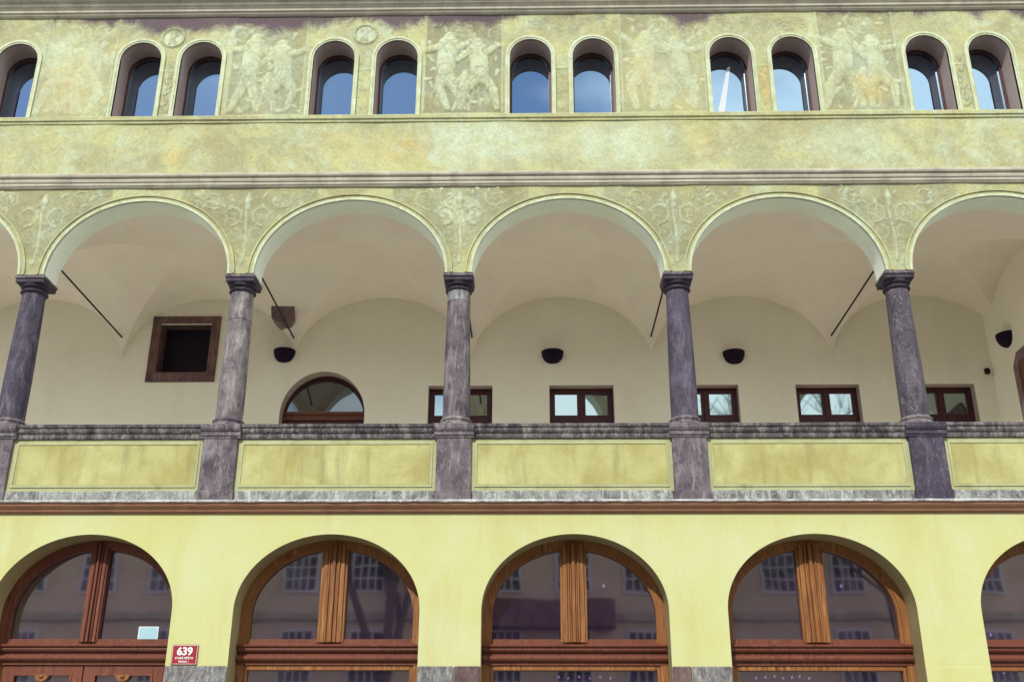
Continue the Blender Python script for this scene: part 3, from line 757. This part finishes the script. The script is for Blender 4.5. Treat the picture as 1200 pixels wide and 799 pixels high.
def shop(i, cx, a):
    """wood-framed glazing in a ground floor arch"""
    name = 'arched_door' if i == 1 else 'shop_window'
    yf = .36
    a2 = a-.002
    fr = MB(); O0 = arch(cx, a2, GZS, GB-.002, 3.15, 44); O1 = arch(cx, a2-.085, GZS, GB-.085, 3.15, 44); O2 = arch(cx, a2-.115, GZS, GB-.115, 3.15, 44)
    fr.ring(O0, O1, yf, yf+.14); fr.ring(O1, O2, yf+.022, yf+.14)
    root = fr.build(name, M['wood_red' if i == 1 else 'wood'], P, smooth=True)
    w = .115 if i == 1 else .165
    mu = MB(); ztop = az(cx+w, cx, a2-.03, GZS, GB-.03)
    s_ = w/.165
    for x0, x1, y0 in ((-.165,-.135,.010),(-.135,-.075,-.010),(-.072,-.050,-.028),(-.048,-.022,-.008),(-.020,.020,-.040),(.022,.048,-.008),(.050,.072,-.028),(.075,.135,-.010),(.135,.165,.010)):
        mu.box(cx+x0*s_, cx+x1*s_, yf+y0, yf+.13, 3.17, ztop, .006)
    mu.build('mullion', M['wood_red' if i == 1 else 'wood'], root)
    tr = MB(); y = yf
    tr.profx([(y+.13,2.905),(y-.005,2.905),(y-.005,2.945),(y-.045,2.955),(y-.060,2.975),(y-.060,2.995),(y-.045,3.012),(y+.005,3.018),(y+.005,3.052),(y-.030,3.062),(y-.048,3.085),(y-.045,3.105),(y-.075,3.118),(y-.078,3.135),(y-.06,3.145),(y+.02,3.152),(y+.02,3.172),(y+.13,3.175)], cx-a+.012, cx+a-.012)
    tr.build('transom', M['wood_red'], root)
    for s in (-1, 1):                                   # fanlight panes
        n = 24; xs = [cx+s*(w-.01+(a2-.105-w+.01)*math.sin(k/n*math.pi/2)) for k in range(n+1)]
        O = [(xs[0], 3.16)]+[(x, az(x, cx, a2-.105, GZS, GB-.105)) for x in xs]+[(xs[-1], 3.16)]
        q = MB(); q.poly(O, yf+.085, yf+.091); q.build('fanlight_pane', M['glass_low'], root)
        bx = MB(); xa, xb = sorted((cx+s*(w-.004), cx+s*(a2-.10))); bx.box(xa, xb, yf+.03, yf+.11, 3.165, 3.215, .004); bx.build('sash_rail', M['wood_red'], root)
    for s in (-1, 1):
        lo = MB()
        xa, xb = sorted((cx+s*(a2), cx+s*(a2-.09))); lo.box(xa, xb, yf, yf+.13, .02, 2.91, .005)
        xa, xb = sorted((cx+s*(a2-.09), cx+s*(a2-.135))); lo.box(xa, xb, yf+.02, yf+.12, .02, 2.91, .005)
        lo.build('side_post', M['wood'], root)
    if i != 1:
        lo = MB(); lo.box(cx-a2+.135, cx+a2-.135, yf+.015, yf+.11, 2.845, 2.905, .005); lo.box(cx-a2+.09, cx+a2-.09, yf+.012, yf+.12, .02, .62, .006)
        lo.box(cx-a2+.2, cx+a2-.2, yf-.004, yf+.02, .12, .52, .012); lo.build('stall_riser', M['wood'], root)
        q = MB(); q.box(cx-a2+.13, cx+a2-.13, yf+.07, yf+.078, .6, 2.86); q.build('shop_pane', M['glass_low'], root)
    else:
        for s in (-1, 1):
            xa, xb = sorted((cx+s*.008, cx+s*(a2-.137)))
            q = MB(); q.ring([(xa,.03),(xa,2.90),(xb,2.90),(xb,.03)], [(xa+.13,1.0),(xa+.13,2.80),(xb-.13,2.80),(xb-.13,1.0)], yf+.02, yf+.08, closed=True)
            q.ring([(xa+.12,.99),(xa+.12,2.81),(xb-.12,2.81),(xb-.12,.99)], [(xa+.15,1.02),(xa+.15,2.78),(xb-.15,2.78),(xb-.15,1.02)], yf+.008, yf+.04, closed=True)
            q.box(xa+.12, xb-.12, yf+.0, yf+.03, .2, .85, .012)
            lf = q.build('door_leaf', M['wood_red'], root)
            q = MB(); q.box(xa+.14, xb-.14, yf+.05, yf+.056, 1.0, 2.79); q.build('door_pane', M['glass_low'], lf)
            mid = (xa+xb)/2; q = MB(); sh_ = [(mid+.085*math.cos(math.pi+math.pi*k/16)*(1+.06*(k%2)), 2.79+.075*math.sin(math.pi+math.pi*k/16)*(1+.12*(k%2))) for k in range(17)]
            q.poly(sh_, yf-.002, yf+.05); q.lathe([(.0,2.75),(.02,2.755),(.025,2.77),(.018,2.785),(0,2.79)], mid, yf-.005, 12); q.build('shell_ornament', M['wood'], lf)
            q = MB(); q.lathe([(0,1.02),(.014,1.03),(.02,1.05),(.014,1.07),(0,1.08)], cx+s*.06, yf-.03, 12); q.build('handle', M['iron'], lf)
    return root
for i, (cx, a) in enumerate(GA): shop(i, cx, a)
# dark rooms behind the glazing
b = MB(); b.box(PX0, PX1, 4.6, 4.7, 0, 4.7); b.box(PX0, PX1, .5, 4.7, 4.60, 4.70); b.box(PX0, PX1, .5, 4.7, .002, .03)
for x in (PX0+.05, -3.0, 0, 3.0, 6.0, 9.0, 12.0, PX1-.05): b.box(x-.1, x+.1, .42, 4.6, .03, 4.6)
b.build('shop_interior', M['dark_room'], P)

# stone dado blocks between the openings
for x0, x1, mt in [(-3.36,-2.64,'dado'), (-.374,.369,'dado'), (2.632,3.06,'dado'), (3.068,3.374,'dado_brown'), (5.637,5.86,'dado_brown'), (5.868,6.338,'dado')]:
    b = MB(); b.box(x0, x1, -.022, .05, .02, 2.858, .012); b.build('dado_block', M[mt], P)
b = MB(); b.box(8.602, 9.358, -.006, .02, .02, 2.855, .003); b.build('dado_block', M['lower'], P)
# side walls so the block reads as a building
b = MB(); b.box(PX0-.02, PX0+.1, .02, 4.8, 0, 4.7); b.box(PX1-.1, PX1+.02, .02, 4.8, 0, 12.9); b.box(PX0-.02, PX0+.1, .02, 4.8, 9.6, 12.9); b.box(PX0-.02, PX0+.1, YB, 4.8, 4.7, 9.6); b.box(PX0, PX1, 4.7, 4.8, 4.7, 12.9)
b.build('side_wall', M['lower'], P)

# ------------------------------------------------------------------ wall sconces in the loggia
def sconce_mesh():
    b = MB(); vs = []; n, k = 24, 10
    for j in range(k+1):
        ph = math.pi/2*j/k; r = .185*math.cos(ph)**.8 if j < k else .0; z = -.215*math.sin(ph)
        for i in range(n+1):
            a = math.pi*i/n; vs.append((r*math.cos(a), -r*math.sin(a)*.95, z))
    fs = [(j*(n+1)+i, j*(n+1)+i+1, (j+1)*(n+1)+i+1, (j+1)*(n+1)+i) for j in range(k) for i in range(n)]
    b.add(vs, fs); vs2 = [(x*.93, y*.93, z*.93+.0) for x, y, z in vs]; b.add(vs2, [f[::-1] for f in fs])
    rim = list(range(n+1)); b.add([vs[i] for i in rim]+[vs2[i] for i in rim], [(i, i+1, n+2+i, n+1+i) for i in range(n)])
    return b
s0 = empty('wall_sconce', (-.155, YB, 8.285), 'dark half-bowl wall lamp just above the left side of the arched doorway', 'wall lamp', 'half-bowl lamps in the loggia')
shade = sconce_mesh().build('shade', M['lamp'], None, smooth=True, fix=False); shade.parent = s0
bk = MB().box(-.07, .07, -.02, 0, -.14, -.01, .004).build('back_plate', M['iron']); bk.parent = s0
for loc, rz, lab in [((4.35, YB, 8.245), 0, 'dark half-bowl wall lamp high between the streaked grey column and the smooth slate one'),
                     ((7.37, YB, 8.225), 0, 'dark half-bowl wall lamp on the back wall just right of the fourth column'),
                     ((XE, 2.72, 8.22), -math.pi/2, 'dark half-bowl wall lamp seen side-on at the far right on the end wall')]:
    o = s0.copy(); COL.objects.link(o); o.location = loc; o.rotation_euler = (0, 0, rz); o['label'] = lab
    for ch in (shade, bk):
        c_ = ch.copy(); COL.objects.link(c_); c_.parent = o
# small sensor near the loggia corner
b = MB(); b.box(-.04, .04, -.03, 0, -.05, .05, .008)
sn = empty('wall_sensor', (11.50, YB, 7.86), 'small brown sensor box on the loggia back wall beside the end wall lamp', 'sensor')
q = b.build('mount', M['frame_stone']); q.parent = sn
q = MB().lathe([(0,-.05),(.03,-.045),(.04,-.02),(.038,.02),(.02,.045),(0,.05)], 0, -.05, 16).build('lens_cover', M['lamp'], smooth=True); q.parent = sn

# ------------------------------------------------------------------ house number plate, notice, strip, lamps behind the glass
sg = empty('house_number_sign', (-.152, -.012, 2.985), 'small red enamel plate with white number 639 beside the arched door', 'sign')
q = MB().box(-.155, .155, -.008, .008, -.115, .115, .004).build('plate', M['enamel']); q.parent = sg
def text(s, size, x, z, parent, mat, bold=0.0):
    cu = bpy.data.curves.new('lettering', 'FONT'); cu.body = s; cu.size = size; cu.align_x = 'CENTER'; cu.align_y = 'CENTER'; cu.extrude = .0012; cu.offset = bold
    o = bpy.data.objects.new('lettering', cu); COL.objects.link(o)
    dg = bpy.context.evaluated_depsgraph_get(); me = bpy.data.meshes.new_from_object(o.evaluated_get(dg))
    bpy.data.objects.remove(o); me.materials.append(mat)
    me.transform(Matrix.Translation((x, -.0095, z)) @ Matrix.Rotation(R(90), 4, 'X'))
    o = bpy.data.objects.new('lettering', me); COL.objects.link(o); o.parent = parent
    return o
text('639', .125, 0, .035, sg, M['white'], .004)
text('STARÉ MĚSTO', .034, 0, -.040, sg, M['white'], .0008)
text('PRAHA 1', .032, 0, -.080, sg, M['white'], .0006)
q = MB(); q.ring([(-.148,-.108),(-.148,.108),(.148,.108),(.148,-.108)], [(-.144,-.104),(-.144,.104),(.144,.104),(.144,-.104)], -.0095, -.007, closed=True); q = q.build('rim_line', M['white']); q.parent = sg
for sx_ in (-1, 1):
    for sz_ in (-1, 1):
        q = MB().tube((sx_*.135, -.014, sz_*.098), (sx_*.135, 0, sz_*.098), .006, 8).build('screw', M['iron']); q.parent = sg

nt = MB().box(-.125, .125, -.003, .003, -.08, .08); nt = nt.build('notice_card', M['card']); nt.location = (-.78, .435, 3.29)
tag(nt, 'pale blue card propped in the lower right corner of the door fanlight', 'notice')
rim = MB(); rim.ring([(-.125,-.08),(-.125,.08),(.125,.08),(.125,-.08)], [(-.115,-.07),(-.115,.07),(.115,.07),(.115,-.07)], -.0045, -.002, closed=True)
rim = rim.build('card_border', M['white']); rim.parent = nt

st = MB(); st.add([(-.15,0,-.58),(-.03,0,-.58),(.10,.0,.44),(.150,0,.47),(-.15,.006,-.58),(-.03,.006,-.58),(.10,.006,.44),(.150,.006,.47)], [(0,1,3,2),(4,6,7,5),(0,2,6,4),(1,5,7,3),(2,3,7,6),(0,4,5,1)])
st = st.build('white_strip', M['paper']); st.location = (6.90, .37, 11.22)
tag(st, 'slanting white strip across the glass of an upper window right of centre', 'strip')

def emis(name, col, s):
    Mt = bpy.data.materials.new(name); Mt.use_nodes = True; t = Mt.node_tree
    b_ = t.nodes['Principled BSDF']; b_.inputs['Base Color'].default_value = (.8,.8,.8,1); b_.inputs['Emission Color'].default_value = tuple(col)+(1,); b_.inputs['Emission Strength'].default_value = s
    return Mt
M['bulb'] = emis('lit_bulb', (1, .9, .95), 9.0)
def bulb(name, x, y, z, lab, group, r=.014):
    o = empty(name, (x, y, z), lab, 'light bulb', group)
    q = MB().lathe([(0,-r*1.2),(r*.7,-r*.9),(r,0),(r*.6,r),(r*.3,r*1.4),(0,r*1.5)], 0, 0, 12).build('bulb', M['bulb'], smooth=True); q.parent = o
    q = MB().tube((0,0,r*1.3), (0,0,min(.5, 4.58-z)), .003, 6).build('flex', M['iron']); q.parent = o
for k in range(6): bulb('string_light', 4.30+k*.135+random.uniform(-.02,.02), .75, 2.80-.012*(k%2), 'tiny white light low behind the middle shop window', 'row of tiny lights in the middle shop window')
for k in range(7): bulb('string_light', 6.75+k*.11+random.uniform(-.02,.02), .75, 2.79+.012*(k%3), 'tiny white light low behind the shop window right of centre', 'row of tiny lights in the shop window right of centre')
for k in range(7): bulb('string_light', 9.52+random.random()*.4, .8, 2.80+random.random()*.16, 'tiny white light low behind the far right shop window', 'cluster of tiny lights in the far right shop window')
for x, z, lab in [(4.93, 3.98, 'single bright bulb hanging behind the right pane of the middle arched window'),
                  (8.04, 3.98, 'single bright bulb hanging behind the right pane of the arched window right of centre'),
                  (9.72, 3.80, 'upper of the three bright bulbs behind the far right arched window'),
                  (9.66, 3.38, 'lower left of the three bright bulbs behind the far right arched window'),
                  (9.88, 3.36, 'lower right of the three bright bulbs behind the far right arched window')]:
    bulb('pendant_bulb', x, 1.1, z, lab, 'bulbs hanging behind the arched glazing', .02)

# ------------------------------------------------------------------ the house across the street (seen in the glass, bounces light)
OP = empty('street_house', (4, -20, 0), 'brownish town house across the street, seen mirrored in the arched shop windows', 'building')
YO = -20
b = MB(); b.box(-18, 27, YO-8, YO, 0, 12.3); b.build('wall', M['opp'], OP)
b = MB(); b.profx([(YO+.35,12.3),(YO+.35,12.5),(YO-4,15.0),(YO-8.3,12.5),(YO-8.3,12.3)], -18.3, 27.3); b.build('roof', M['tile'], OP)
b = MB(); b.profx([(YO+.002,6.2),(YO+.16,6.26),(YO+.22,6.46),(YO+.002,6.5)], -18, 27); b.profx([(YO+.002,11.6),(YO+.2,11.8),(YO+.3,12.2),(YO+.002,12.25)], -18, 27); b.build('cornice', M['cornice'], OP)
for zc in (5.15, 7.9, 10.4):
    for k in range(20):
        x = -16.3+k*2.16
        if zc < 6 and k % 5 == 3: continue
        w_ = MB(); w_.box(x-.56, x+.56, YO+.003, YO+.06, zc-.82, zc+.82, .01); w_ = w_.build('window', M['oppwin'], OP)
        q = MB(); q.box(x-.48, x+.48, YO+.062, YO+.066, zc-.74, zc+.74); q.build('pane', M['glass_opp'], w_)
        q = MB()
        for xx in (-.24, 0, .24): q.box(x+xx-.022, x+xx+.022, YO+.068, YO+.09, zc-.74, zc+.74)
        for zz in (-.37, 0, .37): q.box(x-.48, x+.48, YO+.070, YO+.086, zc+zz-.022, zc+zz+.022)
        q.build('glazing_bars', M['oppwin'], w_)
for k in range(8):
    x = -17+k*6; q = MB(); q.box(x-1.3, x+1.3, YO+.003, YO+.05, .1, 3.6, .01); q.build('shop_front', M['wood_dark'], OP)
for x, w_ in ((4.6, 1.9),):
    q = MB(); q.profx([(YO+.01,6.9),(YO+1.0,6.75),(YO+1.0,5.95),(YO+.01,5.95)], x-w_, x+w_); q.build('bay_window', M['frame_stone'], OP)

# ------------------------------------------------------------------ two bare street trees in front of that house (seen mirrored in the loggia glass)
M['bark'] = flat('grey_bark', (.10,.085,.075), .9)
def tree(x, y, h, lab):
    T = empty('street_tree', (x, y, 0), lab, 'tree', 'trees across the street')
    tr = MB(); cr = MB()
    def grow(b, p, d, l, r, n):
        q = p+d*l; k = 6 if r > .04 else 4
        u = d.orthogonal().normalized(); w = d.cross(u); vs = []
        for c, rr in ((p, r), (q, r*.68)):
            for j in range(k):
                a = 2*math.pi*j/k; vs.append(c+u*(rr*math.cos(a))+w*(rr*math.sin(a)))
        b.add(vs, [(j,(j+1)%k,k+(j+1)%k,k+j) for j in range(k)])
        if n == 0: return
        for i in range(3 if n > 1 else 5):
            e = (d+Vector((random.uniform(-.75,.75), random.uniform(-.75,.75), random.uniform(-.15,.45)))).normalized()
            grow(cr, p+d*l*random.uniform(.55,1), e, l*random.uniform(.62,.82), r*.6, n-1)
    grow(tr, Vector((0,0,0)), Vector((.02,.01,1)).normalized(), h*.36, .24, 6)
    t_ = tr.build('trunk', M['bark'], None, smooth='all'); t_.parent = T
    c_ = cr.build('crown', M['bark'], None, fix=False); c_.parent = T
random.seed(21)
tree(-.4, -18, 15.5, 'bare branching tree mirrored in the arched fanlight of the loggia')
tree(14.6, -18, 15.5, 'bare branching tree mirrored in the loggia casement left of the fifth column')
